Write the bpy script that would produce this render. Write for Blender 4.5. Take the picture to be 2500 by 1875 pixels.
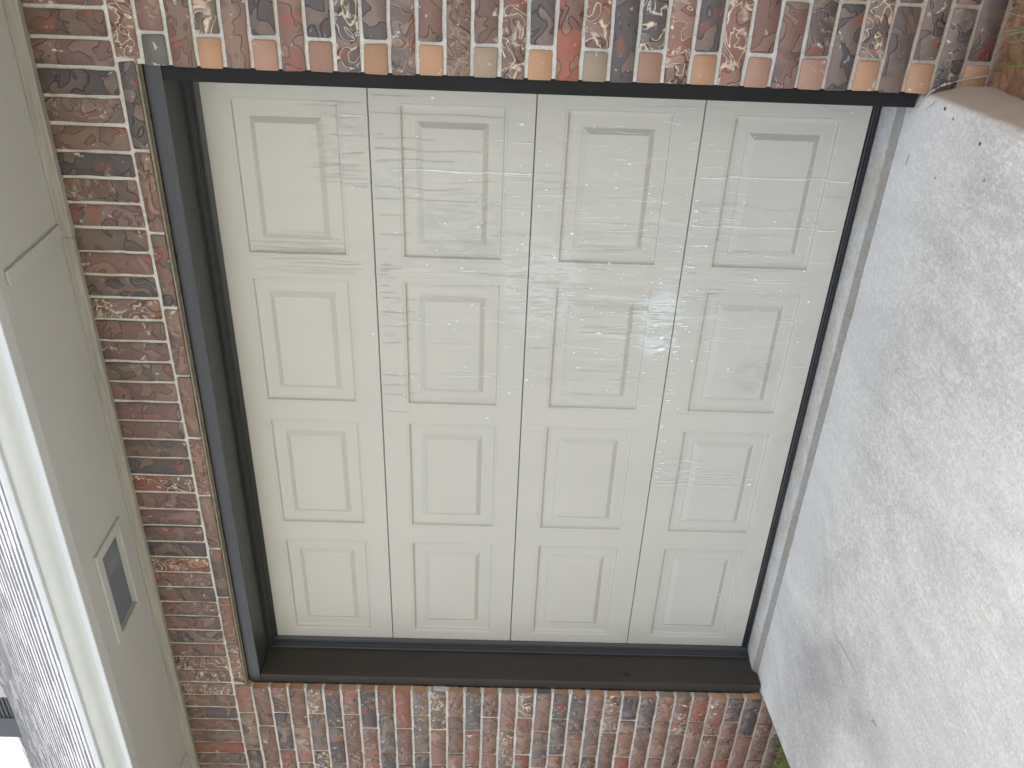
import bpy, math, random
from mathutils import Matrix, Vector, noise
import numpy as np
for o in list(bpy.data.objects): bpy.data.objects.remove(o)
S = bpy.context.scene
R_ = math.radians

# ------------------------------------------------------------------ camera
cam_d = bpy.data.cameras.new("camera"); cam = bpy.data.objects.new("camera", cam_d)
S.collection.objects.link(cam); S.camera = cam
RIGHT = (0.03569657, -0.00166487, -0.99936129)
UP = (0.84927106, 0.52713465, 0.02945726)
BACK = (0.52674892, -0.84978014, 0.02023082)
M = Matrix.Identity(4)
for i in range(3):
    M[i][0], M[i][1], M[i][2] = RIGHT[i], UP[i], BACK[i]
M[0][3], M[1][3], M[2][3] = 0.71645632, -2.88047993, 1.17679132
cam.matrix_world = M
cam_d.sensor_width = 36; cam_d.lens = 31.7308
cam_d.clip_start = 0.02; cam_d.clip_end = 500

# ------------------------------------------------------------------ light
SUN_EL, SUN_AZ = 47.0, 25.0          # degrees above horizon, azimuth east of +Y (behind the house)
w = bpy.data.worlds.new("World"); S.world = w; w.use_nodes = True
nt = w.node_tree; nt.nodes.clear()
sky = nt.nodes.new('ShaderNodeTexSky'); sky.sky_type = 'NISHITA'; sky.sun_disc = False
sky.sun_elevation = R_(SUN_EL); sky.sun_rotation = R_(SUN_AZ)
sky.air_density = 1.0; sky.dust_density = 4.0; sky.ozone_density = 1.0
hs = nt.nodes.new('ShaderNodeHueSaturation'); hs.inputs['Saturation'].default_value = 0.24
bg = nt.nodes.new('ShaderNodeBackground'); bg.inputs['Strength'].default_value = 0.15
wo = nt.nodes.new('ShaderNodeOutputWorld')
nt.links.new(sky.outputs[0], hs.inputs['Color']); nt.links.new(hs.outputs[0], bg.inputs[0]); nt.links.new(bg.outputs[0], wo.inputs[0])
sd = bpy.data.lights.new("sun", 'SUN'); sd.energy = 3.0; sd.angle = R_(1.5); sd.color = (1.0, 0.96, 0.9)
sun = bpy.data.objects.new("sun", sd); S.collection.objects.link(sun)
d = Vector((math.sin(R_(SUN_AZ)) * math.cos(R_(SUN_EL)), math.cos(R_(SUN_AZ)) * math.cos(R_(SUN_EL)), math.sin(R_(SUN_EL))))
sun.rotation_euler = d.to_track_quat('Z', 'Y').to_euler(); sun.location = (0, 0, 12)
S.view_settings.view_transform = 'Standard'; S.view_settings.look = 'None'
S.view_settings.gamma = 1; S.view_settings.exposure = 1.90
S.render.engine = 'CYCLES'; S.cycles.max_bounces = 8; S.cycles.diffuse_bounces = 5
S.render.resolution_x = 1024; S.render.resolution_y = 768

rnd = random.Random(7)
U = rnd.uniform
def N3(x, y, z=0.0): return noise.noise(Vector((x, y, z)))

# ------------------------------------------------------------------ material helpers
class Mat:
    def __init__(s, name):
        s.m = bpy.data.materials.new(name); s.m.use_nodes = True
        s.t = s.m.node_tree; s.t.nodes.clear()
        s.out = s.t.nodes.new('ShaderNodeOutputMaterial')
        s.b = s.t.nodes.new('ShaderNodeBsdfPrincipled'); s.t.links.new(s.b.outputs[0], s.out.inputs[0])
        s.b.inputs['Roughness'].default_value = 0.7
        s.b.inputs['Specular IOR Level'].default_value = 0.4
    def n(s, typ, **kw):
        x = s.t.nodes.new(typ)
        for k, v in kw.items(): setattr(x, k, v)
        return x
    def put(s, sock, v):
        if hasattr(v, 'is_output') or isinstance(v, bpy.types.NodeSocket): s.t.links.new(v, sock)
        elif isinstance(v, (tuple, list)) and len(v) == 3 and sock.type == 'RGBA': sock.default_value = (*v, 1)
        else: sock.default_value = v
    def obj(s, scale=(1, 1, 1), off=(0, 0, 0)):
        c = s.n('ShaderNodeTexCoord'); mp = s.n('ShaderNodeMapping')
        mp.inputs['Scale'].default_value = scale; mp.inputs['Location'].default_value = off
        s.t.links.new(c.outputs['Object'], mp.inputs[0]); return mp.outputs[0]
    def noise(s, vec, scale, detail=3, rough=.55, dist=0):
        x = s.n('ShaderNodeTexNoise'); s.t.links.new(vec, x.inputs['Vector'])
        x.inputs['Scale'].default_value = scale; x.inputs['Detail'].default_value = detail
        x.inputs['Roughness'].default_value = rough; x.inputs['Distortion'].default_value = dist
        return x.outputs['Fac']
    def ramp(s, fac, a, b, va=0.0, vb=1.0, smooth=True):
        x = s.n('ShaderNodeMapRange'); x.interpolation_type = 'SMOOTHSTEP' if smooth else 'LINEAR'
        s.put(x.inputs['Value'], fac)
        for k, v in (('From Min', a), ('From Max', b), ('To Min', va), ('To Max', vb)): s.put(x.inputs[k], v)
        return x.outputs['Result']
    def math(s, op, a, b=0.0, c=0.0):
        x = s.n('ShaderNodeMath', operation=op)
        s.put(x.inputs[0], a); s.put(x.inputs[1], b); s.put(x.inputs[2], c); return x.outputs[0]
    def mix(s, f, a, b):
        x = s.n('ShaderNodeMix', data_type='RGBA'); s.put(x.inputs[0], f); s.put(x.inputs[6], a); s.put(x.inputs[7], b)
        return x.outputs[2]
    def scale(s, col, f):
        x = s.n('ShaderNodeVectorMath', operation='SCALE'); s.put(x.inputs[0], col); s.put(x.inputs['Scale'], f); return x.outputs[0]
    def attr(s, name):
        x = s.n('ShaderNodeAttribute'); x.attribute_name = name; return x
    def sep(s, v):
        x = s.n('ShaderNodeSeparateXYZ'); s.t.links.new(v, x.inputs[0]); return x.outputs
    def bump(s, h, strength=.3, dist=.002):
        x = s.n('ShaderNodeBump'); x.inputs['Strength'].default_value = strength; x.inputs['Distance'].default_value = dist
        s.t.links.new(h, x.inputs['Height']); s.t.links.new(x.outputs[0], s.b.inputs['Normal'])
    def base(s, v): s.put(s.b.inputs['Base Color'], v)
    def rough(s, v): s.put(s.b.inputs['Roughness'], v)
    def spec(s, v): s.put(s.b.inputs['Specular IOR Level'], v)

MT = {}
def plain(name, col, rough=.6, var=.12, nscale=30, bump=.2, grain=None, spec=.4, bdist=.001):
    m = Mat(name); v = m.obj(grain or (1, 1, 1)); f = m.noise(v, nscale, 4, .6)
    big = m.noise(m.obj(), 3.0, 3)
    f2 = m.math('ADD', m.math('MULTIPLY', f, .6), m.math('MULTIPLY', big, .4))
    m.base(m.scale(m.mix(0, col, col), m.ramp(f2, .25, .75, 1 - var, 1 + var)))
    m.rough(rough); m.spec(spec)
    if bump: m.bump(f, bump, bdist)
    MT[name] = m.m; return m

# door paint: pale putty, embossed wood grain running along x, grimy water-stained area
m = Mat('door_paint'); g = m.obj((5, 1, 170)); gf = m.noise(g, 1.0, 4, .65, .6)
gf2 = m.noise(m.obj((14, 1, 420)), 1.0, 2, .6, .4)
grain = m.math('ADD', m.math('MULTIPLY', gf, .7), m.math('MULTIPLY', gf2, .3))
big = m.noise(m.obj((1, 1, .6)), 2.2, 3)
st = m.noise(m.obj((16, 1, 1.7)), 1.0, 6, .72, .9)            # vertical washes
st2 = m.noise(m.obj((60, 1, 3.5), (3, 0, 1)), 1.0, 4, .7, .7)
P = m.sep(m.n('ShaderNodeTexCoord').outputs['Object'])
dx = m.math('DIVIDE', m.math('ADD', P[0], .62), .40); dz = m.math('DIVIDE', m.math('SUBTRACT', P[2], .82), .75)
r2 = m.math('ADD', m.math('MULTIPLY', dx, dx), m.math('MULTIPLY', dz, dz))
wob = m.noise(m.obj((4, 1, 2)), 1.0, 3)
zone = m.ramp(m.math('ADD', r2, m.math('MULTIPLY', m.math('SUBTRACT', wob, .5), 2.2)), 1.6, .1)
dark = m.math('MULTIPLY', m.ramp(st, .50, .64), zone)
lite = m.math('MULTIPLY', m.ramp(st2, .55, .70), zone)
c = m.mix(m.ramp(big, .3, .7), (.488, .478, .430), (.515, .502, .450))
c = m.mix(m.math('MULTIPLY', dark, .36), c, (.42, .43, .41))
c = m.mix(m.math('MULTIPLY', lite, .33), c, (.70, .74, .73))
c = m.mix(m.ramp(m.noise(m.obj((1, 1, 1)), 260, 1), .80, .86, 0, .4), c, (.35, .3, .24))
def patch(x0, z0, rx_, rz_, amt, col, seed):
    global c
    a = m.math('DIVIDE', m.math('SUBTRACT', P[0], x0), rx_); b = m.math('DIVIDE', m.math('SUBTRACT', P[2], z0), rz_)
    rr = m.math('ADD', m.math('MULTIPLY', a, a), m.math('MULTIPLY', b, b))
    nn = m.noise(m.obj((26, 1, 9), (seed, 0, seed)), 1.0, 4, .6, 1.4)
    f = m.math('MULTIPLY', m.ramp(nn, .46, .54), m.ramp(rr, 1.2, .3, 0, amt)); c = m.mix(f, c, col)
patch(-.46, 1.30, .15, .16, .42, (.37, .375, .35), 2)
patch(-.31, 1.53, .07, .10, .40, (.40, .42, .41), 5)
patch(-.16, 1.70, .14, .10, .35, (.40, .385, .34), 9)
patch(-.80, .58, .16, .09, .60, (.70, .75, .76), 3)
patch(-.66, 1.02, .20, .16, .45, (.60, .64, .64), 7)
patch(-1.0, .20, .10, .10, .45, (.40, .39, .36), 12)
# dust washed up on the lowest 15 cm
low = m.math('MULTIPLY', m.ramp(P[2], .22, .0), m.ramp(m.noise(m.obj((9, 1, 14)), 1.0, 4), .42, .66))
c = m.mix(m.math('MULTIPLY', low, .35), c, (.44, .40, .33))
m.base(c); m.rough(.48); m.spec(.35); m.bump(grain, .55, .0012); MT['door_paint'] = m.m

def film(name, col, a, rough=.5):
    m = Mat(name); m.rough(rough)
    f = m.noise(m.obj((90, 1, 12)), 1.0, 3); m.base(m.mix(m.ramp(f, .3, .6, a * .5, min(1, a * 1.3)), (.50, .49, .440), col)); MT[name] = m.m
film('stain_grey', (.415, .41, .38), .6); film('stain_pale', (.78, .80, .77), .75); film('white_spot', (.86, .88, .85), 1.0)

# swirled, tumbled brick: per-brick colour and local coordinates come from attributes
m = Mat('brick'); L = m.attr('loc'); BC = m.attr('bc'); EX = m.attr('ex'); ex = m.sep(EX.outputs['Vector'])
lv = L.outputs['Vector']
n1 = m.noise(lv, 15, 1.3, .45, .9); n2 = m.noise(lv, 15, 1.2, .5, 1.5); n3 = m.noise(lv, 9, 2, .5, .5)
fine = m.noise(lv, 420, 3, .7)
tex = ex[0]                                               # 1 = swirled face, 0 = plain cut face
l1 = m.ramp(m.math('ABSOLUTE', m.math('SUBTRACT', n1, .52)), .0, .022, 1, 0)
l2 = m.ramp(m.math('ABSOLUTE', m.math('SUBTRACT', n2, .47)), .0, .026, 1, 0)
c = BC.outputs['Color']
alt = m.attr('alt').outputs['Color']
c = m.mix(m.math('MULTIPLY', tex, m.ramp(n1, .52, .56, 0, .75)), c, alt)
c = m.mix(m.math('MULTIPLY', tex, m.ramp(n3, .56, .66, 0, .5)), c, (.085, .068, .068))
c = m.mix(m.math('MULTIPLY', tex, m.ramp(m.noise(lv, 12, 2, .5, .2), .60, .68, 0, .5)), c, (.30, .085, .055))
c = m.mix(m.math('MULTIPLY', tex, m.math('MULTIPLY', l1, m.ramp(n3, .35, .6, .1, .8))), c, (.05, .036, .036))
c = m.mix(m.math('MULTIPLY', tex, m.math('MULTIPLY', l2, m.math('MULTIPLY', ex[1], .85))), c, (.72, .62, .46))
c = m.mix(m.math('MULTIPLY', m.math('MULTIPLY', ex[1], tex), m.ramp(m.noise(lv, 22, 4, .65, .6), .56, .66, 0, .6)), c, (.60, .52, .42))
c = m.scale(c, m.ramp(fine, .25, .75, .86, 1.14))
# mortar smeared over the brick edges
edge = ex[2]                                              # 0 at arris .. 1 inside
sm = m.noise(m.obj(), 28, 5, .7, .4)
smear = m.math('MULTIPLY', m.ramp(sm, .62, .68), m.ramp(edge, .6, .1))
c = m.mix(m.math('MULTIPLY', smear, .8), c, (.58, .58, .55))
c = m.mix(m.ramp(m.noise(m.obj(), 120, 2, .6), .775, .79, 0, .8), c, (.72, .70, .66))
m.base(c); m.rough(m.ramp(n1, .45, .6, .55, .42)); m.spec(.45)
hgt = m.math('ADD', m.math('MULTIPLY', m.math('MULTIPLY', l1, tex), -1.0), m.math('ADD', m.math('MULTIPLY', n2, m.math('ADD', m.math('MULTIPLY', tex, 1.6), .25)), m.math('MULTIPLY', fine, .25)))
m.bump(hgt, .7, .0035); MT['brick'] = m.m

m = Mat('mortar'); f = m.noise(m.obj(), 90, 5, .75); b_ = m.noise(m.obj(), 7, 3)
zc = m.sep(m.obj())[2]
c = m.mix(m.ramp(b_, .35, .65), (.56, .56, .535), (.66, .66, .63))
c = m.mix(m.math('MULTIPLY', m.ramp(zc, .55, -.05), .8), c, (.47, .385, .31))      # red soil splashed on the low joints
c = m.scale(c, m.ramp(f, .25, .75, .8, 1.12)); m.base(c); m.rough(.95); m.spec(.1); m.bump(f, 1.0, .004); MT['mortar'] = m.m

# driveway concrete
m = Mat('concrete'); v = m.obj()
a1 = m.noise(v, 1.9, 4, .6, .5); a2 = m.noise(m.obj((1, .7, 1)), 62, 6, .78, .4); a3 = m.noise(m.obj((1, .8, 1)), 150, 3, .75); br = m.noise(m.obj((110, 9, 1)), 1.0, 4, .7)
a4 = m.noise(m.obj((7, 2.4, 1), (3.1, 1.3, 0)), 1.0, 4, .6, .4)
c = m.mix(m.ramp(a1, .38, .62), (.60, .582, .545), (.68, .66, .625))
c = m.mix(m.ramp(a2, .46, .57, 0, .65), c, (.86, .84, .795))
c = m.mix(m.ramp(a4, .40, .78, 0, .5), c, (.38, .375, .365))
st_ = m.noise(m.obj((1.6, .9, 1), (.7, 2.2, 0)), 1.0, 5, .65, .6); px_ = m.sep(v)[0]
c = m.mix(m.math('MULTIPLY', m.ramp(st_, .38, .68), m.ramp(px_, -.5, -2.0, .30, .9)), c, (.36, .355, .35))
c = m.mix(m.ramp(m.sep(v)[1], -.6, -1.5, 0, .30), c, (.78, .735, .66))
c = m.mix(m.ramp(a3, .55, .66, 0, .5), c, (.93, .91, .86))
c = m.mix(m.ramp(a3, .44, .32, 0, .45), c, (.36, .345, .32))
c = m.scale(c, m.ramp(br, .3, .7, .94, 1.05))
pp = m.sep(v)
c = m.mix(m.math('MULTIPLY', m.ramp(pp[1], -.62, -.18), .45), c, (.76, .775, .79))    # smooth washed laitance by the threshold
c = m.mix(m.math('MULTIPLY', m.ramp(pp[2], -.046, -.062), .9), c, (.40, .315, .235)) # soil-stained slab side
m.base(c); m.rough(.8); m.spec(.3)
m.bump(m.math('ADD', m.math('ADD', m.math('MULTIPLY', a3, .5), m.math('MULTIPLY', br, .5)), a2), .5, .002); MT['concrete'] = m.m

m = Mat('floor_concrete'); v = m.obj(); a = m.noise(v, 6, 4, .6, .8); b_ = m.noise(v, 70, 5, .7, .6); cc = m.noise(v, 2.5, 3)
c = m.mix(m.ramp(a, .38, .62), (.50, .47, .42), (.56, .57, .57)); c = m.mix(m.ramp(cc, .5, .7, 0, .35), c, (.47, .51, .54))
yy = m.sep(v)[1]
c = m.mix(m.math('MULTIPLY', m.ramp(yy, -.106, -.122), .8), c, (.20, .185, .165)) # worn arris, aggregate showing
c = m.scale(c, m.ramp(b_, .3, .7, .84, 1.1)); m.base(c); m.rough(.75); m.bump(b_, .5, .002); MT['floor_concrete'] = m.m

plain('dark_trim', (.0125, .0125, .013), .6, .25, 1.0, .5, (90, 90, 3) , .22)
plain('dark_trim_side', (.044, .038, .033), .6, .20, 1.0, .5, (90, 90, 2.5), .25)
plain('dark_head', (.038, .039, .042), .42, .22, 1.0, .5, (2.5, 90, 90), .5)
plain('stop_vinyl', (.026, .029, .032), .38, .15, 1.0, .4, (70, 70, 3), .5)
plain('stop_vinyl_head', (.026, .029, .032), .38, .15, 1.0, .4, (3, 70, 70), .5)
plain('rubber', (.018, .018, .02), .45, .2, 60, .2)
plain('soffit_paint', (.50, .505, .495), .6, .05, 160, .15)
plain('trim_grain', (.36, .35, .32), .65, .25, 1.0, .9, (7, 60, 130), .3, .003)
plain('gutter_paint', (.58, .61, .625), .2, .03, 8, .0, None, .6)
plain('screen', (.05, .055, .06), .6, .3, 300, .2)
plain('attic_wood', (.33, .30, .25), .8, .15, 20)
plain('gap_shade', (.05, .05, .05), .9)
plain('lintel_steel', (.22, .20, .16), .8, .35, 40, .6)
plain('vent_black', (.075, .08, .095), .45, .1, 30)
plain('brick_wall_plain', (.25, .15, .12), .9)
plain('soil', (.36, .20, .125), .95, .40, 22, .8, None, .1, .012)
plain('lawn', (.13, .125, .085), .95, .45, 9, .6, None, .1, .03)
plain('straw', (.50, .43, .27), .8, .2, 90, .0)
plain('twig', (.06, .05, .04), .8, .2, 90, .0)
plain('rust_leaf', (.36, .17, .07), .8, .2, 90, .0)
plain('crack_dark', (.035, .03, .028), .95, .1, 90, .0)
plain('knot', (.014, .012, .011), .6, .3, 200, .3)
m = Mat('shingle'); v = m.obj(); f = m.noise(v, 300, 2, .6); t = m.attr('tint').outputs['Fac']
c = m.mix(m.ramp(m.noise(v, 5, 3), .4, .6), (.34, .345, .375), (.41, .405, .425))
c = m.scale(m.scale(c, m.ramp(f, .3, .7, .8, 1.25)), t); m.base(c); m.rough(.95); m.bump(f, .5, .002); MT['shingle'] = m.m
m = Mat('grass'); t = m.attr('tint').outputs['Color']; m.base(t); m.rough(.6); m.spec(.3); MT['grass'] = m.m

# ------------------------------------------------------------------ mesh helpers
class MB:
    def __init__(s): s.v = []; s.f = []; s.mi = []
    def quad(s, a, b, c, d, mi=0):
        i = len(s.v); s.v += [a, b, c, d]; s.f.append((i, i + 1, i + 2, i + 3)); s.mi.append(mi)
    def poly(s, pts, mi=0):
        i = len(s.v); s.v += list(pts); s.f.append(tuple(range(i, i + len(pts)))); s.mi.append(mi)
    def box(s, x0, x1, y0, y1, z0, z1, mi=0):
        p = [(x, y, z) for x in (x0, x1) for y in (y0, y1) for z in (z0, z1)]
        i = len(s.v); s.v += p
        for q in ((0, 1, 3, 2), (4, 6, 7, 5), (0, 4, 5, 1), (2, 3, 7, 6), (0, 2, 6, 4), (1, 5, 7, 3)):
            s.f.append(tuple(i + k for k in q)); s.mi.append(mi)
    def extrude_x(s, prof, x0, x1, n=1, jit=0.0, closed=False):
        """profile of (y,z) swept along x"""
        i0 = len(s.v); k = len(prof)
        for a in range(n + 1):
            x = x0 + (x1 - x0) * a / n
            for j, (y, z) in enumerate(prof):
                s.v.append((x, y + jit * N3(x * 3, j * 3.7), z + jit * N3(x * 3, j * 3.7 + 50)))
        for a in range(n):
            for j in range(k if closed else k - 1):
                j2 = (j + 1) % k
                s.f.append((i0 + a * k + j, i0 + (a + 1) * k + j, i0 + (a + 1) * k + j2, i0 + a * k + j2)); s.mi.append(0)
    def build(s, name, mats, parent=None, bevel=0, smooth=False):
        me = bpy.data.meshes.new(name); me.from_pydata([tuple(q) for q in s.v], [], s.f)
        if not isinstance(mats, (list, tuple)): mats = [mats]
        for q in mats: me.materials.append(MT[q] if isinstance(q, str) else q)
        for p, q in zip(me.polygons, s.mi): p.material_index = q; p.use_smooth = smooth
        me.update()
        o = bpy.data.objects.new(name, me); S.collection.objects.link(o)
        if parent: o.parent = parent
        if bevel:
            md = o.modifiers.new('bevel', 'BEVEL'); md.width = bevel; md.segments = 2; md.limit_method = 'ANGLE'
        return o
def tag(o, label=None, cat=None, group=None, kind=None):
    if label: o['label'] = label
    if cat: o['category'] = cat
    if group: o['group'] = group
    if kind: o['kind'] = kind
    return o
def boxobj(name, dims, mat, parent=None, bevel=.0015):
    b = MB(); b.box(*dims); return b.build(name, mat, parent, bevel)

XL, XR = -2.472, .050          # inner faces of the jambs
JW = .049                      # jamb thickness
BY = -.235                     # brick face plane
ZH = 2.158                     # underside of the head jamb
FZ, DZ = -.022, -.042          # garage floor level, driveway level
X0, X1 = -9.0, 4.0             # extent of the house

house = bpy.data.objects.new('brick_house', None); S.collection.objects.link(house)
tag(house, 'red-brown brick house front with a single putty garage door in a dark frame', 'house')

# ------------------------------------------------------------------ wall
wall = MB()
MY = BY + .0085
def mortar_sheet(x0, x1, z0, z1):
    nx = max(1, int((x1 - x0) / .05)); nz = max(1, int((z1 - z0) / .05)); i0 = len(wall.v)
    for a in range(nx + 1):
        for c_ in range(nz + 1):
            x = x0 + (x1 - x0) * a / nx; z = z0 + (z1 - z0) * c_ / nz
            wall.v.append((x, MY + .0015 * N3(x * 14, z * 14), z))
    for a in range(nx):
        for c_ in range(nz):
            p = i0 + a * (nz + 1) + c_
            wall.f.append((p, p + nz + 1, p + nz + 2, p + 1)); wall.mi.append(0)
OL, OR = XL - JW, XR + JW      # masonry opening
mortar_sheet(X0, OL - .003, -.30, 2.62); mortar_sheet(OR + .003, X1, -.30, 2.62); mortar_sheet(OL - .003, OR + .003, 2.2235, 2.62)
wall.box(X0, OL - .003, -.222, -.12, -.30, 2.62); wall.box(OR + .003, X1, -.222, -.12, -.30, 2.62); wall.box(OL - .003, OR + .003, -.222, -.12, 2.2235, 2.62)
wall.quad((OL - .003, MY, -.3), (OL - .003, MY, 2.2235), (OL - .003, -.222, 2.2235), (OL - .003, -.222, -.3))
wall.quad((OR + .003, MY, -.3), (OR + .003, MY, 2.2235), (OR + .003, -.222, 2.2235), (OR + .003, -.222, -.3))
wallo = wall.build('wall', 'mortar', house)

class Bricks:
    def __init__(s): s.v = []; s.f = []; s.loc = []; s.bc = []; s.alt = []; s.ex = []
    def add(s, ox, oz, lx, lz, vertical=False, cut=False, seed=None, face_y=None, endcol=None):
        """brick whose front fills ox..ox+lx, oz..oz+lz"""
        r = rnd
        sd_ = (r.uniform(0, 80), r.uniform(0, 80), r.uniform(0, 80))
        k = r.random()
        if k < .28: bc = (.215, .12, .095); al = (.27, .175, .135)
        elif k < .62: bc = (.235, .155, .12); al = (.19, .10, .085)
        elif k < .80: bc = (.10, .085, .085); al = (.21, .15, .125)
        elif k < .92: bc = (.21, .15, .12); al = (.11, .085, .085)
        else: bc = (.31, .115, .08); al = (.25, .16, .12)
        kk = r.uniform(.75, 1.15); bc = tuple(q * kk for q in bc); al = tuple(q * kk for q in al)
        cream = 1.0 if r.random() < .14 else (.25 if r.random() < .25 else 0.0)
        if vertical and k < .34: bc = (.19, .115, .105); al = (.24, .165, .145)  # soldier bricks less red: purplish lens haze put into their colour
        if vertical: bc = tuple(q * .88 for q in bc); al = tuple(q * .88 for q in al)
        e = r.random()
        ec = endcol or ((.41, .235, .14) if e < .5 else ((.30, .235, .17) if e < .72 else ((.34, .20, .145) if e < .88 else (.13, .125, .11))))
        ek = r.uniform(.85, 1.12); ec = tuple(q * ek for q in ec)
        fy = (face_y if face_y is not None else BY) + r.uniform(-.0015, .0015)
        tex = 1.0
        if cut: bc = al = ec; tex = 0.0; cream = 0
        nu, nv = (3, 7) if vertical else ((7, 3) if lx > .1 else (3, 3))
        us = [0, .0035] + [.0035 + (lx - .007) * i / (nu - 2) for i in range(1, nu - 2)] + [lx - .0035, lx]
        vs = [0, .0035] + [.0035 + (lz - .007) * i / (nv - 2) for i in range(1, nv - 2)] + [lz - .0035, lz]
        i0 = len(s.v); A, B = len(us), len(vs)
        tl = r.uniform(-.003, .003)
        def pt(i, j):
            x, z = us[i], vs[j]; b = i in (0, A - 1) or j in (0, B - 1)
            jx = .0034 * N3(sd_[0] + x * 30, sd_[1] + z * 30) if b else 0
            jz = .0036 * N3(sd_[1] + x * 30, sd_[2] + z * 30) if b else 0
            if i in (0, A - 1) and j in (0, B - 1): jx += .0022 * (1 if i == 0 else -1); jz += .0022 * (1 if j == 0 else -1)
            y = fy + (.0035 if b else 0) + .0022 * N3(sd_[2] + x * 22, z * 22) + tl * (x / max(lx, .01) - .5)
            return (ox + x + jx, y, oz + z + jz)
        for i in range(A):
            for j in range(B):
                s.v.append(pt(i, j))
                lu, lv_ = (us[i], vs[j])
                s.loc.append((sd_[0] + lu, sd_[1] + lv_, sd_[2]))
                s.bc.append((*bc, 1)); s.alt.append((*al, 1))
                ed = min(us[i], lx - us[i], vs[j], lz - vs[j]) / .02
                s.ex.append((tex, cream, min(1, ed)))
        for i in range(A - 1):
            for j in range(B - 1):
                p = i0 + i * B + j; s.f.append((p, p + B, p + B + 1, p + 1))
        # sides (cut faces)
        ring = [(i, 0) for i in range(A)] + [(A - 1, j) for j in range(1, B)] + [(i, B - 1) for i in range(A - 2, -1, -1)] + [(0, j) for j in range(B - 2, 0, -1)]
        depth = .092 if True else .02
        j0 = len(s.v); n = len(ring)
        for (i, j) in ring:
            x, y, z = s.v[i0 + i * B + j]
            for yy in (y, fy + depth):
                s.v.append((x, yy, z)); s.loc.append((sd_[0] + yy, sd_[1] + z, sd_[2] + 9)); s.bc.append((*ec, 1)); s.alt.append((*ec, 1)); s.ex.append((0, 0, .8))
        for a in range(n):
            b = (a + 1) % n; s.f.append((j0 + 2 * a, j0 + 2 * a + 1, j0 + 2 * b + 1, j0 + 2 * b))
    def build(s, name, parent):
        me = bpy.data.meshes.new(name); me.from_pydata(s.v, [], s.f); me.materials.append(MT['brick'])
        for nm, typ, dat in (('loc', 'FLOAT_VECTOR', s.loc), ('ex', 'FLOAT_VECTOR', s.ex), ('bc', 'FLOAT_COLOR', s.bc), ('alt', 'FLOAT_COLOR', s.alt)):
            a = me.attributes.new(nm, typ, 'POINT')
            a.data.foreach_set('vector' if typ == 'FLOAT_VECTOR' else 'color', np.array(dat, dtype=np.float32).ravel())
        for p in me.polygons: p.use_smooth = True
        me.update(); o = bpy.data.objects.new(name, me); S.collection.objects.link(o); o.parent = parent; return o
J = .0112; CP = .0775; BL = .262; ZT0 = 2.195
def course(B, z0, z1, joints):
    joints = sorted(joints)
    for a, b in zip(joints[:-1], joints[1:]):
        B.add(a + J / 2 + U(-.001, .001), z0 + J / 2, (b - a) - J, (z1 - z0) - J)
br = Bricks()
for k in range(-1, 32):
    zt = ZT0 - CP * k; zb = zt - CP
    if k == -1:
        js = [.113 - BL * i for i in range(0, 11)]; js[-1] = -2.502
        js = [x for x in js]; course(br, 2.2145, 2.2725, js)
        j = -2.502; L_ = [j, -2.69]
        while L_[-1] > X0: L_.append(L_[-1] - .258)
        course(br, zt - CP + .001, 2.2725, L_)
        L_ = [.113, .332]
        while L_[-1] < X1: L_.append(L_[-1] + BL)
        course(br, zt - CP + .001, 2.2725, L_); continue
    first = -2.78 if k % 2 == 0 else -2.688
    L_ = [first]
    while L_[-1] > X0: L_.append(L_[-1] - .2605)
    course(br, zb, zt, L_)
    br.add(first + J / 2, zb + J / 2, (OL - first) - J / 2 + U(-.002, .001), CP - J)
    if k % 2 == 0:
        br.add(OR + U(-.001, .002), zb + J / 2, .187 - J / 2 - OR, CP - J, cut=True); L_ = [.187]
    else:
        br.add(OR + U(-.001, .002), zb + J / 2, .335 - J / 2 - OR, CP - J); L_ = [.335]
    while L_[-1] < X1: L_.append(L_[-1] + BL)
    course(br, zb, zt, L_)
br.build('brick_courses', wallo)
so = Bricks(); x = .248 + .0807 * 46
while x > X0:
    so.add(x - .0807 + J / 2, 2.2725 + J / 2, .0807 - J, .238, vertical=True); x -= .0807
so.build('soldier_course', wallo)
boxobj('steel_lintel', (OL - .10, OR + .10, -.2285, -.11, 2.2125, 2.2185), 'lintel_steel', wallo, .001)

# ------------------------------------------------------------------ dark frame round the opening
def prism_z(b, poly, z0, z1):
    n = len(poly); i = len(b.v)
    b.v += [(x, y, z0) for x, y in poly] + [(x, y, z1) for x, y in poly]
    for a in range(n):
        c_ = (a + 1) % n; b.f.append((i + a, i + c_, i + n + c_, i + n + a)); b.mi.append(0)
    b.f.append(tuple(i + a for a in range(n))[::-1]); b.mi.append(0); b.f.append(tuple(i + n + a for a in range(n))); b.mi.append(0)
b = MB(); b.box(OL + .001, OR - .001, -.2, -.012, ZH, ZH + .052); b.box(OL + .02, OR - .02, -.012, .1, ZH + .001, ZH + .051)
frame = b.build('door_frame', 'dark_head', house, .003); frame['label'] = 'blackish-brown timber frame lining the garage opening'
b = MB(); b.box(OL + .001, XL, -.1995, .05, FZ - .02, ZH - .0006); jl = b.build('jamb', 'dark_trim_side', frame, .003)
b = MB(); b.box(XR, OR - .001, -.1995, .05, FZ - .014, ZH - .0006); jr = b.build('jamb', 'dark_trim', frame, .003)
prof = [(0, -.052), (.009, -.052), (.012, -.048), (.012, -.036), (.013, -.035), (.0145, -.018), (.018, -.012), (.0285, -.0045), (.0285, -.0025), (.016, -.006), (0, -.006)]
b = MB(); prism_z(b, [(XL + .0006 + a, y) for a, y in prof], FZ + .004, ZH - .012); b.build('stop_moulding', 'stop_vinyl', frame, 0)
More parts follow.
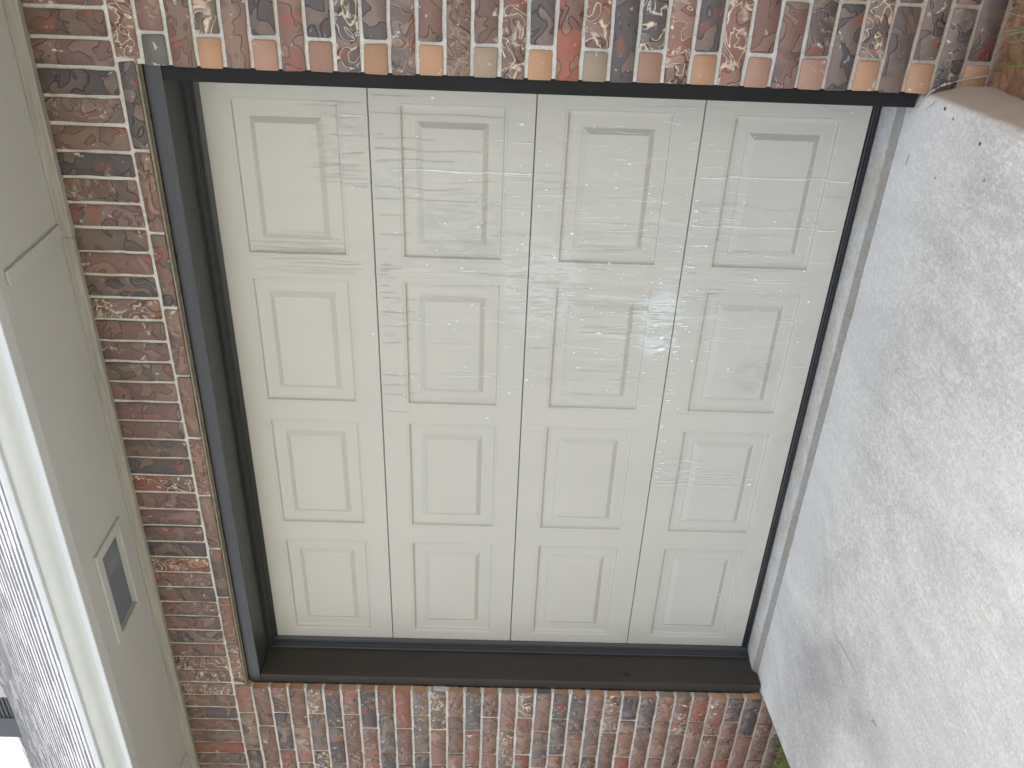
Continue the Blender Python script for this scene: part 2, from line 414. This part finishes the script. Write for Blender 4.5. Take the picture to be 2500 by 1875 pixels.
b = MB(); prism_z(b, [(XR - .0006 - a, y) for a, y in prof][::-1], FZ + .012, ZH - .012); b.build('stop_moulding', 'stop_vinyl', frame, 0)
b = MB(); b.extrude_x([(y, ZH - .0006 - a * 1.28) for a, y in prof], XL + .001, XR - .001, closed=True); b.build('stop_moulding', 'stop_vinyl_head', frame, 0)
b = MB(); b.box(OL + .004, OR - .004, -.2065, -.2008, ZH + .0525, ZH + .0575); b.build('caulk_line', 'lintel_steel', frame)
def bead(axis, fixed, a0, a1):
    b = MB(); n = int((a1 - a0) / .007); prev = None
    for i in range(n + 1):
        t = a0 + (a1 - a0) * i / n; rr = .0016 + .0032 * max(0, N3(t * 17, fixed * 9)) + .0022 * max(0, N3(t * 51, fixed * 5))
        ring = []
        for k in range(6):
            u, w_ = rr * math.cos(k * 1.047), rr * math.sin(k * 1.047)
            ring.append((fixed + u, -.2015 + w_, t) if axis == 'z' else (t, -.2015 + w_, fixed + u))
        if prev:
            for k in range(6): b.quad(prev[k], prev[(k + 1) % 6], ring[(k + 1) % 6], ring[k])
        prev = ring
    b.build('caulk_bead', 'dark_trim', frame)
bead('z', OR - .0015, FZ, ZH + .05); bead('z', OL + .0015, FZ, ZH + .05); bead('x', ZH + .0515, OL, OR)
for i, (z, y, r) in enumerate(((.55, -.155, .011), (1.62, -.085, .003), (1.83, -.08, .003), (1.53, -.11, .004), (.97, -.075, .0035), (.80, -.085, .003), (.42, -.075, .0035), (.26, -.10, .0035), (2.0, -.075, .003), (1.4, -.068, .003))):
    b = MB(); b.poly([(XL + .0012, y + r * 1.0 * math.cos(t * R_(36)) * U(.8, 1.1), z + r * 1.4 * math.sin(t * R_(36)) * U(.8, 1.1)) for t in range(10)])
    b.build('knot' if i == 0 else 'nail_head', 'knot', jl)

# ------------------------------------------------------------------ garage door
COLS = [(-.5777, -.0391), (-1.1798, -.656), (-1.7821, -1.2558), (-2.396, -1.8621)]
SH = .5334; PZ0, PZ1 = .0878, .4412
PROF = [(0, 0), (.002, .0012), (.0045, .0002), (.010, .0018), (.0135, .0112), (.018, .0132), (.056, .0118), (.059, .0134), (.062, .0126), (.0785, .0016), (.081, .0010)]
def relief(x, z):
    zz = z % SH
    for a, b_ in COLS:
        t = min(x - a, b_ - x, zz - PZ0, PZ1 - zz)
        if t > 0:
            if t >= PROF[-1][0]: return PROF[-1][1]
            for (t0, d0), (t1, d1) in zip(PROF[:-1], PROF[1:]):
                if t0 <= t <= t1: return d0 + (d1 - d0) * (t - t0) / (t1 - t0)
    return 0.0
DX0, DX1 = -2.515, .092
door = boxobj('garage_door', (DX0 + .002, DX1 - .002, .016, .045, .012, 2.13), 'rubber', house, 0)
door['label'] = 'pale putty sectional garage door of four rows of embossed panels, stained and splashed'
secs = []
for s_ in range(4):
    z0 = s_ * SH; zlo, zhi = z0 + .0011 + (.0 if s_ else .004), z0 + SH - .0011
    b = MB()
    xs = [DX0] + [q for c_ in sorted(COLS) for q in c_] + [DX1]
    za, zb = z0 + PZ0, z0 + PZ1
    def face(x0, x1, z0_, z1_):
        b.quad((x0, 0, z0_), (x1, 0, z0_), (x1, 0, z1_), (x0, 0, z1_))
    e = .002
    for x0_, x1_ in zip(xs[:-1], xs[1:]):
        face(x0_, x1_, zlo + e, za); face(x0_, x1_, zb, zhi - e)
    for i in range(0, len(xs), 2): face(xs[i], xs[i + 1], za, zb)
    b.quad((DX0, .004, zlo), (DX1, .004, zlo), (DX1, 0, zlo + e), (DX0, 0, zlo + e))
    b.quad((DX0, 0, zhi - e), (DX1, 0, zhi - e), (DX1, .004, zhi), (DX0, .004, zhi))
    b.quad((DX0, .015, zlo), (DX1, .015, zlo), (DX1, .004, zlo), (DX0, .004, zlo))
    b.quad((DX0, .004, zhi), (DX1, .004, zhi), (DX1, .015, zhi), (DX0, .015, zhi))
    secs.append((b, za, zb, zlo, zhi))
marks = [MB() for _ in range(4)]
LAY = [0]
def layer():
    LAY[0] += 1; return .00035 + .0000022 * LAY[0]
def drip(x, zt, zb, w, mi, wander=.006, cut=True):
    """a run of dried liquid that follows the relief of the door face"""
    zt = min(zt, 2.11); n = max(3, int((zt - zb) / .012)); ph = U(0, 99); prev = None; ly = layer()
    for i in range(n + 1):
        z = zt + (zb - zt) * i / n; s_ = int(z // SH)
        if s_ > 3 or z < .012: continue
        zz = z % SH
        if zz < .006 or zz > SH - .006: prev = None; continue
        cx = x + wander * N3(ph, z * 6)
        ww = w * (.55 + .9 * abs(N3(ph + 9, z * 17)) + (.5 if i == n else 0)) * (.4 if i in (0,) else 1)
        a = (cx - ww, -ly + relief(cx - ww, z), z); c_ = (cx + ww, -ly + relief(cx + ww, z), z)
        if prev and prev[2] == s_: marks[s_].quad(prev[0], prev[1], c_, a, mi)
        prev = (a, c_, s_)
def spot(x, z, r, mi=2, el=1.6):
    s_ = int(z // SH); zz = z % SH
    if not (0 <= s_ < 4) or zz < .012 or zz > SH - .012: return
    pts = []; ly = layer() + .0003
    for t in range(8):
        a = t * R_(45); rr = r * U(.65, 1.25); px, pz = x + rr * math.cos(a), z + rr * el * math.sin(a)
        pts.append((px, -ly + relief(px, pz), pz))
    cx = (x, -ly - .0002 + relief(x, z), z)
    for t in range(8): marks[s_].poly([pts[(t + 1) % 8], pts[t], cx], mi)
def rx(): # concentrated on the right half
    return max(-1.35, min(-.02, rnd.gauss(-.60, .27)))
for i in range(270):
    x = rx(); z = rnd.gauss(.95, .45); l = abs(rnd.gauss(.05, .09)) + .02
    if .03 < z < 1.9: drip(x, z, max(.01, z - l), U(.0005, .0014), 0, .012)
for i in range(260):
    x = rx(); z = rnd.gauss(.72, .34); l = abs(rnd.gauss(.04, .07)) + .015
    if .03 < z < 1.6: drip(x, z, max(.01, z - l), U(.0004, .0012), 1, .014)
for i in range(230):
    x = rx(); z = rnd.gauss(.8, .42)
    if .05 < z < 1.75: spot(x, z, abs(rnd.gauss(.0012, .0009)) + .0008)
for i in range(40): spot(U(-2.3, -.1), U(.1, 1.5), U(.0007, .0016))
# individually placed runs
for x, zt, zb, w, mi in ((-.246, .529, .01, .0022, 1), (-.418, .529, .03, .0022, 1), (-.079, 1.59, 1.16, .0017, 0), (-.157, 1.595, 1.39, .0014, 0), (-.193, 1.585, 1.24, .0016, 0),
                         (-.227, 1.575, 1.33, .0015, 0), (-.155, 1.14, 1.075, .0016, 1), (-.255, 1.53, 1.075, .0022, 1), (-.262, 1.5, 1.075, .0018, 1), (-.15, 1.74, 1.60, .0013, 0), (-.09, 1.70, 1.603, .0015, 1),
                         (-.045, 1.76, 1.603, .0013, 0), (-.06, 1.82, 1.70, .0012, 0), (-.21, 1.70, 1.62, .002, 0), (-.32, 1.63, 1.30, .0016, 0), (-.36, 1.60, 1.25, .0018, 0), (-1.03, 1.35, 1.17, .0012, 1), (-1.045, 1.36, 1.19, .0014, 1),
                         (-.53, 2.03, 1.70, .0014, 0), (-.55, 2.02, 1.74, .0012, 0), (-.565, 1.93, 1.70, .0014, 0), (-.585, 1.98, 1.66, .0012, 0), (-.60, 1.9, 1.65, .0013, 0)):
    drip(x, zt, zb, w, mi, .009)
for i in range(26): drip(U(-.95, -.70), U(.60, .72), U(.535, .58), U(.0008, .0024), 1)        # pale splash on the third row
for i in range(24): drip(U(-1.55, -1.40), U(.49, .52), U(.12, .42), U(.0006, .0016), 1)      # pale runs low down
for i in range(60): drip(U(-1.5, -.28), .5325 - .004, .5325 - abs(rnd.gauss(.015, .012)) - .008, U(.001, .003), 2 if i % 2 else 1)
for i in range(14): drip(U(-.32, -.02), U(1.66, 1.80), U(1.602, 1.66), U(.0005, .0012), 0, .02)
for i in range(16): drip(U(-.64, -.48), U(1.82, 2.03), U(1.64, 1.80), U(.0004, .0009), 0)
for i in range(28): drip(rx(), U(1.58, 1.597), U(1.45, 1.56), U(.0008, .0018), 0)
for x, z, r in ((-.094, 1.112, .0055), (-1.0, .62, .004), (-.80, .60, .006), (-.85, .57, .007), (-.885, .60, .005), (-.90, .565, .008), (-.84, .80, .006), (-2.13, .16, .005), (-1.52, .13, .006), (-.6, 1.30, .004), (-.55, .98, .0045)): spot(x, z, r)
for s_ in range(4):
    b, za, zb, zlo, zhi = secs[s_]
    if s_ > 1: b.quad((-2.4462, -.0030, zlo), (-2.4427, -.0030, zlo), (-2.4427, -.0030, zhi), (-2.4462, -.0030, zhi), 3)
    mk = marks[s_]; off = len(b.v); b.v += mk.v; b.f += [tuple(q + off for q in f) for f in mk.f]; b.mi += [q + 1 for q in mk.mi]
    so_ = b.build('door_section', ['door_paint', 'stain_grey', 'stain_pale', 'white_spot'], door)
    so_['label'] = ['lowest door section above the concrete, splashed white', 'second door section from the ground, densely streaked', 'third door section from the ground, grey runs on its right', 'topmost door section under the frame head, cleanest'][s_]
# the embossed panels of each section
def panel_mesh(x0, x1, z0, z1, so):
    p = MB()
    def rect(t, dep): return [(x0 + t, dep, z0 + t), (x1 - t, dep, z0 + t), (x1 - t, dep, z1 - t), (x0 + t, dep, z1 - t)]
    prev = rect(*PROF[0])
    for t, dd in PROF[1:]:
        cur = rect(t, dd)
        for i in range(4):
            j = (i + 1) % 4; p.quad(prev[i], prev[j], cur[j], cur[i])
        prev = cur
    p.quad(*prev); return p
for s_ in range(4):
    b, za, zb, _, _ = secs[s_]
    sec = [o for o in door.children][s_]
    add = MB(); add.v = []
    for a, c_ in COLS:
        p = panel_mesh(a, c_, za, zb, sec); off = len(add.v); add.v += p.v; add.f += [tuple(q + off for q in f) for f in p.f]; add.mi += p.mi
    # panels are pressed into the same sheet: join into the section mesh
    me = sec.data; import bmesh
    bm = bmesh.new(); bm.from_mesh(me); vs = [bm.verts.new(q) for q in add.v]
    for f in add.f: bm.faces.new([vs[q] for q in f])
    bm.to_mesh(me); bm.free(); me.update()
b = MB(); b.extrude_x([(-.001, .0045), (-.006, .0035), (-.0085, -.002), (-.0055, -.006), (-.009, -.010), (-.008, -.016), (-.003, FZ + .001), (.03, FZ + .001), (.03, .0045)], DX0 + .01, DX1 - .01, 60, .0012, closed=True)
b.build('bottom_seal', 'rubber', door)

# ------------------------------------------------------------------ eave
Z_S = 2.537
VX0, VX1, VY0, VY1 = -1.887, -1.518, -.518, -.357
b = MB()
for dims in ((X0, VX0, -.6015, -.2), (VX1, X1, -.6015, -.2), (VX0, VX1, -.6015, VY0), (VX0, VX1, VY1, -.2)):
    b.box(dims[0], dims[1], dims[2], dims[3], Z_S, Z_S + .011)
eave = b.build('eave', 'soffit_paint', house)
b = MB(); b.box(X0, -.425, -.2555, -.2275, 2.4985, Z_S - .001); b.build('frieze_board', 'trim_grain', eave, .002)
b = MB(); b.box(-.4235, X1, -.2585, -.2275, 2.4965, Z_S - .001); b.build('frieze_board', 'trim_grain', eave, .002)
for xb in (-.402, -2.965, 2.16): boxobj('joint_batten', (xb - .021, xb + .021, -.6, -.262, Z_S - .010, Z_S - .0008), 'soffit_paint', eave)
b = MB(); b.quad((X0, -.608, Z_S + .002), (X1, -.608, Z_S + .002), (X1, -.598, Z_S + .002), (X0, -.598, Z_S + .002)); b.build('seam_shade_strip', 'gap_shade', eave)  # dark strip closing the soffit joint; the gap's shade is its colour
boxobj('fascia_board', (X0, X1, -.640, -.6065, Z_S - .004, 2.66), 'soffit_paint', eave)
b = MB()
fz0, fz1 = Z_S - .011, Z_S - .0008
b.box(VX0 - .016, VX1 + .036, VY0 - .036, VY0 + .001, fz0, fz1); b.box(VX0 - .016, VX1 + .036, VY1 - .001, VY1 + .022, fz0, fz1)
b.box(VX0 - .016, VX0 + .001, VY0 + .001, VY1 - .001, fz0, fz1); b.box(VX1 - .001, VX1 + .036, VY0 + .001, VY1 - .001, fz0, fz1)
vent = b.build('soffit_vent', 'soffit_paint', eave, .002); vent['label'] = 'rectangular screened vent in the soffit'
m = Mat('mesh_screen'); m.base((.28, .32, .36)); tr = m.n('ShaderNodeBsdfTransparent'); mx = m.n('ShaderNodeMixShader'); mx.inputs[0].default_value = .62
m.t.links.new(tr.outputs[0], mx.inputs[1]); m.t.links.new(m.b.outputs[0], mx.inputs[2]); m.t.links.new(mx.outputs[0], m.out.inputs[0]); MT['mesh_screen'] = m.m
b = MB(); b.quad((VX0, VY0, Z_S + .012), (VX1, VY0, Z_S + .012), (VX1, VY1, Z_S + .012), (VX0, VY1, Z_S + .012)); b.build('insect_screen', 'mesh_screen', eave)
boxobj('rafter', (-1.66, -1.622, -.60, -.15, Z_S + .0135, Z_S + .10), 'attic_wood', eave)

# gutter (K profile)
gp = [(-.640, 2.64), (-.6405, 2.5335), (-.643, 2.531), (-.688, 2.531), (-.6905, 2.533), (-.6915, 2.551), (-.690, 2.5535), (-.686, 2.5545), (-.6885, 2.561), (-.6935, 2.568), (-.700, 2.575), (-.7075, 2.583), (-.714, 2.592), (-.7185, 2.602), (-.7205, 2.612), (-.7215, 2.616), (-.7345, 2.6175), (-.7365, 2.620), (-.7365, 2.637), (-.735, 2.6395), (-.728, 2.6395), (-.7275, 2.630)]
b = MB(); b.extrude_x(gp, X0, X1, 26, .0004)
gut = b.build('gutter', 'gutter_paint', house, 0, True)
for p in gut.data.polygons: p.use_smooth = True
md = gut.modifiers.new('split', 'EDGE_SPLIT'); md.split_angle = R_(35)

# ------------------------------------------------------------------ roof
YE, ZE, SL = -.700, 2.648, .863; YR = 3.15; ZR = ZE + SL * (YR - YE)
cs, sn = 1 / math.hypot(1, SL), SL / math.hypot(1, SL)
def rp(x, s, n): return (x, YE + s * cs - n * sn, ZE + s * sn + n * cs)
b = MB()
b.poly([(X0, YE, ZE - .004), (X1, YE, ZE - .004), (X1, YR, ZR - .004), (X0, YR, ZR - .004)])
b.poly([(X0, YR, ZR - .004), (X1, YR, ZR - .004), (X1, 2 * YR - YE, ZE), (X0, 2 * YR - YE, ZE)])
b.poly([(X0, YE, ZE - .004), (X0, YR, ZR - .004), (X0, 2 * YR - YE, ZE)]); b.poly([(X1, YE, ZE - .004), (X1, YR, ZR - .004), (X1, 2 * YR - YE, ZE)])
b.quad((X0, YE, ZE - .004), (X1, YE, ZE - .004), (X1, YE + .002, ZE - .03), (X0, YE + .002, ZE - .03))
roof = b.build('roof', 'shingle', house)
b = MB(); tint = []
LS = (YR - YE) / cs; EX = .127; rows = int(LS / EX) + 1
def wv(x, s): return .0015 * N3(x * .8, s * 1.2) + .0012 * N3(x * 3, s * 7 + 5)
for r_ in range(rows):
    s0 = r_ * EX; s1 = min(LS, s0 + EX + .02)
    x = X0 + U(0, .3); up = False
    while x < X1:
        w_ = U(.12, .42); x2 = min(X1, x + w_); h = (.0085 if up else .0068) + U(-.0004, .0004); up = not up if rnd.random() < .85 else up
        sj = s0 + U(-.002, .002); t = U(.88, 1.12)
        h0 = h + wv(x, s0); h1 = h + wv(x2, s0); g0 = .0008 + wv(x, s1); g1 = .0008 + wv(x2, s1)
        i = len(b.v)
        b.quad(rp(x, sj, h0), rp(x2, sj, h1), rp(x2, s1, g1), rp(x, s1, g0))
        b.quad(rp(x, sj, -.002), rp(x2, sj, -.002), rp(x2, sj, h1), rp(x, sj, h0))
        b.poly([rp(x, sj, -.002), rp(x, sj, h0), rp(x, s1, g0)]); b.poly([rp(x2, sj, -.002), rp(x2, s1, g1), rp(x2, sj, h1)])
        tint += [t] * (len(b.v) - i); x = x2
# ridge caps
x = X0
while x < X1:
    i = len(b.v); h = .02 + U(0, .004)
    b.quad(rp(x, LS - .16, h - .008), rp(x + .15, LS - .16, h - .008), rp(x + .15, LS, h + .004), rp(x, LS, h + .004))
    b.quad(rp(x, LS - .16, -.002), rp(x + .15, LS - .16, -.002), rp(x + .15, LS - .16, h - .008), rp(x, LS - .16, h - .008))
    p0 = rp(x, LS, h + .004); p1 = rp(x + .15, LS, h + .004)
    b.quad(p0, p1, (p1[0], p1[1] + .16, p1[2] - .12), (p0[0], p0[1] + .16, p0[2] - .12)); b.quad(rp(x, LS - .16, h - .008), rp(x, LS, h + .004), rp(x, LS, -.01), rp(x, LS - .16, -.01))
    tint += [U(.7, 1.2)] * (len(b.v) - i); x += .15
sh = b.build('shingles', 'shingle', roof)
a = sh.data.attributes.new('tint', 'FLOAT', 'POINT'); a.data.foreach_set('value', np.array(tint, dtype=np.float32))
a = roof.data.attributes.new('tint', 'FLOAT', 'POINT'); a.data.foreach_set('value', np.ones(len(roof.data.vertices), dtype=np.float32))
# roof vent near the ridge
vy, vz = YR - .20, ZR - .20 * SL
b = MB()
b.box(-7.02, -6.74, vy - .16, vy + .20, vz - .16, vz + .155)
b.box(-6.74, -6.46, vy - .14, vy + .18, vz - .14, vz + .135)
for i in range(6): b.box(-6.738, -6.45, vy - .152, vy - .1405, vz - .115 + i * .04, vz - .095 + i * .04)
rv = b.build('roof_vent', 'vent_black', roof, .055); rv['label'] = 'dark box vent sitting at the ridge of the shingled roof'
# the rest of the house volume
b = MB(); b.box(X0 + .1, X1 - .1, 6.6, 6.8, -.3, 2.6); b.box(X0 + .1, X0 + .3, -.1, 6.6, -.3, 2.6); b.box(X1 - .3, X1 - .1, -.1, 6.6, -.3, 2.6)
b.box(X0 + .1, X1 - .1, 2.5, 2.6, -.3, 2.5); b.build('rear_wall', 'brick_wall_plain', house)

# ------------------------------------------------------------------ ground
def struct(o): o['kind'] = 'structure'; return o
# garage floor lip
b = MB(); n = 420; i0 = 0
for i in range(n + 1):
    x = OL + .001 + (OR - OL - .002) * i / n
    e = -.124 + .0035 * N3(x * 7, 3) + .002 * N3(x * 40, 9) + .008 * max(0, N3(x * 3, 20)) ; ch = .004 + .006 * abs(N3(x * 16, 31)) + .012 * max(0, N3(x * 2.3, 66))
    b.v += [(x, 2.4, FZ), (x, -.03, FZ + .0006 * N3(x * 9, 4)), (x, e + ch, FZ - .0005 + .0015 * N3(x * 60, 8)), (x, e + ch * .3, FZ - .004 - .002 * abs(N3(x * 50, 4))), (x, e - .002 - .003 * abs(N3(x * 45, 90)), FZ - .012), (x, e - .008 - .005 * abs(N3(x * 30, 12)), DZ + .0015), (x, e - .014, DZ - .012)]
for i in range(n):
    for j in range(6):
        p = i * 7 + j; b.f.append((p, p + 1, p + 8, p + 7)); b.mi.append(0)
struct(b.build('garage_floor', 'floor_concrete', None, 0, True))
# driveway slab
def xr(y): return .098 + (.053 / .57) * (-y - .215) if y > -3 else .098 + .093 * 2.785
def xl(y): return -2.503 + (.18 * min(-y - .23, .42)) * (1 if y < -.23 else 0) + .02 * max(0, -y - .65)
b = MB(); ys = [-.118] + [-.20 - .03 * i for i in range(40)] + [-1.4 - .3 * i for i in range(1, 27)]
rowsv = []
for y in ys:
    a_, c_ = xl(y), xr(y)
    if y > -.21: a_, c_ = OL + .002, OR - .002
    nzr = .003 * N3(y * 14, 5); nzl = .003 * N3(y * 14, 50)
    row = [(a_ - .012 + nzl, y, -.32), (a_ - .010 + nzl, y, DZ - .03), (a_ - .004 + nzl, y, DZ - .008), (a_ + .008, y, DZ - .0008)]
    for i in range(1, 40):
        x = a_ + .008 + (c_ - a_ - .036) * i / 40; row.append((x, y, DZ + .0006 * N3(x * 4, y * 4)))
    row += [(c_ - .028, y, DZ - .0005), (c_ - .012, y, DZ - .004), (c_ - .001 + nzr, y, DZ - .013), (c_ + .006 + nzr, y, DZ - .03), (c_ + .014 + nzr * 2, y, DZ - .06), (c_ + .026 + nzr * 2, y, DZ - .10), (c_ + .03, y, -.32)]
    rowsv.append(row)
K = len(rowsv[0])
for r0 in rowsv: b.v += r0
for i in range(len(ys) - 1):
    for j in range(K - 1):
        p = i * K + j; b.f.append((p, p + K, p + K + 1, p + 1)); b.mi.append(0)
drive = struct(b.build('driveway', 'concrete', None, 0, True))
b = MB(); pts = [(.060, -.262), (.070, -.270), (.0735, -.281), (.083, -.287), (.088, -.299), (.098, -.306), (.1, -.322)]
for (ax, ay), (bx, by) in zip(pts[:-1], pts[1:]): b.quad((ax, ay - .0011, DZ + .0012), (bx, by - .0011, DZ + .0012), (bx, by + .0011, DZ + .0012), (ax, ay + .0011, DZ + .0012))
b.build('crack', 'crack_dark', drive)
# mortar droppings at the foot of the right-hand brickwork
b = MB(); path = [(.052, -.206, DZ), (.075, -.226, DZ), (.103, -.239, DZ - .006), (.125, -.2415, -.075), (.142, -.242, -.125), (.158, -.242, -.20)]; n = 90; prev = None
for i in range(n + 1):
    t = i / n * (len(path) - 1); k = min(int(t), len(path) - 2); q = t - k
    p = [path[k][j] * (1 - q) + path[k + 1][j] * q for j in range(3)]; rr = .0022 + .007 * N3(i * .22, 3) + .003 * N3(i * 1.3, 9); rr = max(.0006, rr)
    ring = [(p[0] + rr * (math.cos(a_ * .9) + .5 * N3(i * .9, a_ * 5)), p[1] + rr * .8 * math.sin(a_ * .9), p[2] + rr * (math.sin(a_ * .9) * .4 + .5 * N3(i * .7, a_ * 7 + 40))) for a_ in range(7)]
    if prev:
        for a_ in range(7): b.quad(prev[a_], prev[(a_ + 1) % 7], ring[(a_ + 1) % 7], ring[a_])
    prev = ring
b.build('mortar_crumb', 'mortar', drive)

def soil_h(x, y):
    dwall = max(0, -y - .235); base = -.222 + min(.075, dwall * .13)
    if x < -1: base = -.19 + min(.05, dwall * .08)
    return base + .014 * N3(x * 9, y * 9, 2) + .010 * N3(x * 31, y * 31, 7) + .004 * N3(x * 90, y * 90, 4)
def soil_patch(x0, x1, y0, y1, st):
    b = MB(); nx, ny = int((x1 - x0) / st), int((y1 - y0) / st)
    for i in range(nx + 1):
        for j in range(ny + 1):
            x, y = x0 + (x1 - x0) * i / nx, y0 + (y1 - y0) * j / ny; b.v.append((x, y, soil_h(x, y)))
    for i in range(nx):
        for j in range(ny):
            p = i * (ny + 1) + j; b.f.append((p, p + ny + 1, p + ny + 2, p + 1)); b.mi.append(0)
    return b
struct(soil_patch(.08, 1.5, -2.2, -.19, .012).build('soil', 'soil', None, 0, True))
struct(soil_patch(-4.2, -2.36, -1.9, -.19, .03).build('soil', 'soil', None, 0, True))
b = MB(); b.box(-40, 40, -60, 30, -.5, -.235); struct(b.build('ground', 'lawn'))
b = MB(); b.box(-2.6, .5, -40, -9.24, -.3, DZ - .006); struct(b.build('street_pavement', 'concrete'))

# grass
def grass(spots, name, label):
    b = MB(); tint = []
    for (x, y, h, dry, lean) in spots:
        z = soil_h(x, y) - .004; a = U(0, 6.28); w_ = U(.0011, .0022); lx, ly = math.cos(a) * lean, math.sin(a) * lean
        px, py = -math.sin(a) * w_, math.cos(a) * w_
        col = (U(.25, .44), U(.21, .36), U(.12, .20), 1) if dry else (U(.07, .14), U(.15, .25), U(.03, .06), 1)
        i = len(b.v); segs = 4; prev = None
        for k in range(segs + 1):
            t = k / segs; cx, cy, cz = x + lx * h * t * t, y + ly * h * t * t, z + h * t * (1 - .35 * t * lean)
            q = 1 - t * .93; cur = ((cx - px * q, cy - py * q, cz), (cx + px * q, cy + py * q, cz))
            if prev: b.quad(prev[0], prev[1], cur[1], cur[0])
            prev = cur
        tint += [col] * (len(b.v) - i)
    o = b.build(name, 'grass'); a_ = o.data.attributes.new('tint', 'FLOAT_COLOR', 'POINT'); a_.data.foreach_set('color', np.array(tint, dtype=np.float32).ravel())
    tag(o, label, 'grass', kind='stuff'); return o
sp = []
for i in range(7500):
    x, y = U(.17, 1.3), U(-1.9, -.24)
    den = .5 + N3(x * 6, y * 6, 3) * 1.2
    den *= min(1, max(.0, (x - xr(y) - .045) * 9)) if y < -.3 else .6
    if rnd.random() < den * (1 if y < -.33 else .7): sp.append((x, y, U(.03, .11), rnd.random() < .38, U(.3, 1.6)))
grass(sp, 'grass', 'sparse green and straw-dry grass on red soil beside the near wall corner')
sp = []
for i in range(5200):
    x, y = U(-3.5, -2.46), U(-1.4, -.26)
    if x > xl(y) - .03: continue
    sp.append((x, y, U(.04, .11), rnd.random() < .12, U(.2, .9)))
grass(sp, 'grass', 'thick green grass growing between the driveway edge and the far brick wall')

# small litter on the slab
def blade(name, p0, p1, w_, mat, label, cat, bend=.004):
    b = MB(); n = 8; dx, dy = p1[0] - p0[0], p1[1] - p0[1]; L_ = math.hypot(dx, dy); nx, ny = -dy / L_, dx / L_
    pr = None; z0 = DZ + .0015
    for k in range(n + 1):
        t = k / n; off = bend * math.sin(t * 3.1) + .0008 * N3(t * 9, L_ * 50); q = w_ * math.sin(.25 + t * 2.6)
        cx, cy = dx * t + nx * off, dy * t + ny * off; z = .0015 * math.sin(t * 3.1)
        cur = [(cx - nx * q, cy - ny * q, z), (cx, cy, z + q * .9), (cx + nx * q, cy + ny * q, z)]
        if pr:
            for j in range(2): b.quad(pr[j], pr[j + 1], cur[j + 1], cur[j])
        pr = cur
    o = b.build(name, mat); o.location = (p0[0], p0[1], z0); return tag(o, label, cat)
blade('straw', (-1.661, -.631), (-1.608, -.873), .0016, 'straw', 'long pale straw stalk lying on the driveway left of centre', 'straw')
blade('dry_leaf', (-1.640, -1.028), (-1.625, -1.062), .006, 'straw', 'pale yellow leaf scrap lying farthest out on the driveway', 'leaf')
blade('grass_clipping', (-1.668, -1.002), (-1.633, -1.012), .0012, 'straw', 'short straw clipping beside the pale yellow leaf scrap', 'clipping')
blade('grass_clipping', (-.690, -.515), (-.625, -.557), .0014, 'straw', 'yellowish grass clipping alone in mid driveway', 'clipping')
blade('twig', (-.072, -.236), (-.112, -.226), .0012, 'twig', 'thin dark curved twig by the threshold near the right jamb', 'twig', .006)
for x, y, r, mt, lb in ((.095, -.374, .004, 'twig', 'black seed nearest the cracked slab corner'), (.068, -.61, .004, 'twig', 'black seed farther out along the right slab edge'),
                        (.084, -.436, .0035, 'rust_leaf', 'rust-orange fleck close to the right slab edge'), (-.003, -.684, .0035, 'rust_leaf', 'rust-orange fleck farther from the threshold'),
                        (-.083, -.431, .003, 'rust_leaf', 'reddish-brown fleck between twig and orange fleck')):
    b = MB(); n0 = 0
    ring = [[(r * (1 - .5 * l_) * math.cos(t * .9) * U(.8, 1.2) * 1.4, r * (1 - .5 * l_) * math.sin(t * .9) * U(.8, 1.2), l_ * r * .6) for t in range(7)] for l_ in range(2)]
    for t in range(7): b.quad(ring[0][t], ring[0][(t + 1) % 7], ring[1][(t + 1) % 7], ring[1][t])
    b.poly(ring[1]); o = b.build('seed' if mt == 'twig' else 'leaf_fleck', mt); o.location = (x, y, DZ + .001); tag(o, lb, 'seed' if mt == 'twig' else 'leaf fleck')
# small tuft in the joint under the lip
b = MB(); tint = []
for i in range(16):
    x, y = U(-.02, .02), U(-.006, .004); a = U(0, 6.28); h = U(.012, .032)
    i0 = len(b.v); b.quad((x - .0009, y, 0), (x + .0009, y, 0), (x + math.cos(a) * h * .8 + .0003, y - abs(math.sin(a)) * h * .7, h * .6), (x + math.cos(a) * h * .8, y - abs(math.sin(a)) * h * .7, h * .6))
    c_ = (.42, .40, .2, 1) if i % 3 else (.16, .25, .07, 1); tint += [c_] * 4
o = b.build('grass_tuft', 'grass'); o.location = (-.66, -.134, DZ)
a_ = o.data.attributes.new('tint', 'FLOAT_COLOR', 'POINT'); a_.data.foreach_set('color', np.array(tint, dtype=np.float32).ravel())
tag(o, 'tiny yellow-green grass tuft in the joint below the threshold', 'grass tuft')
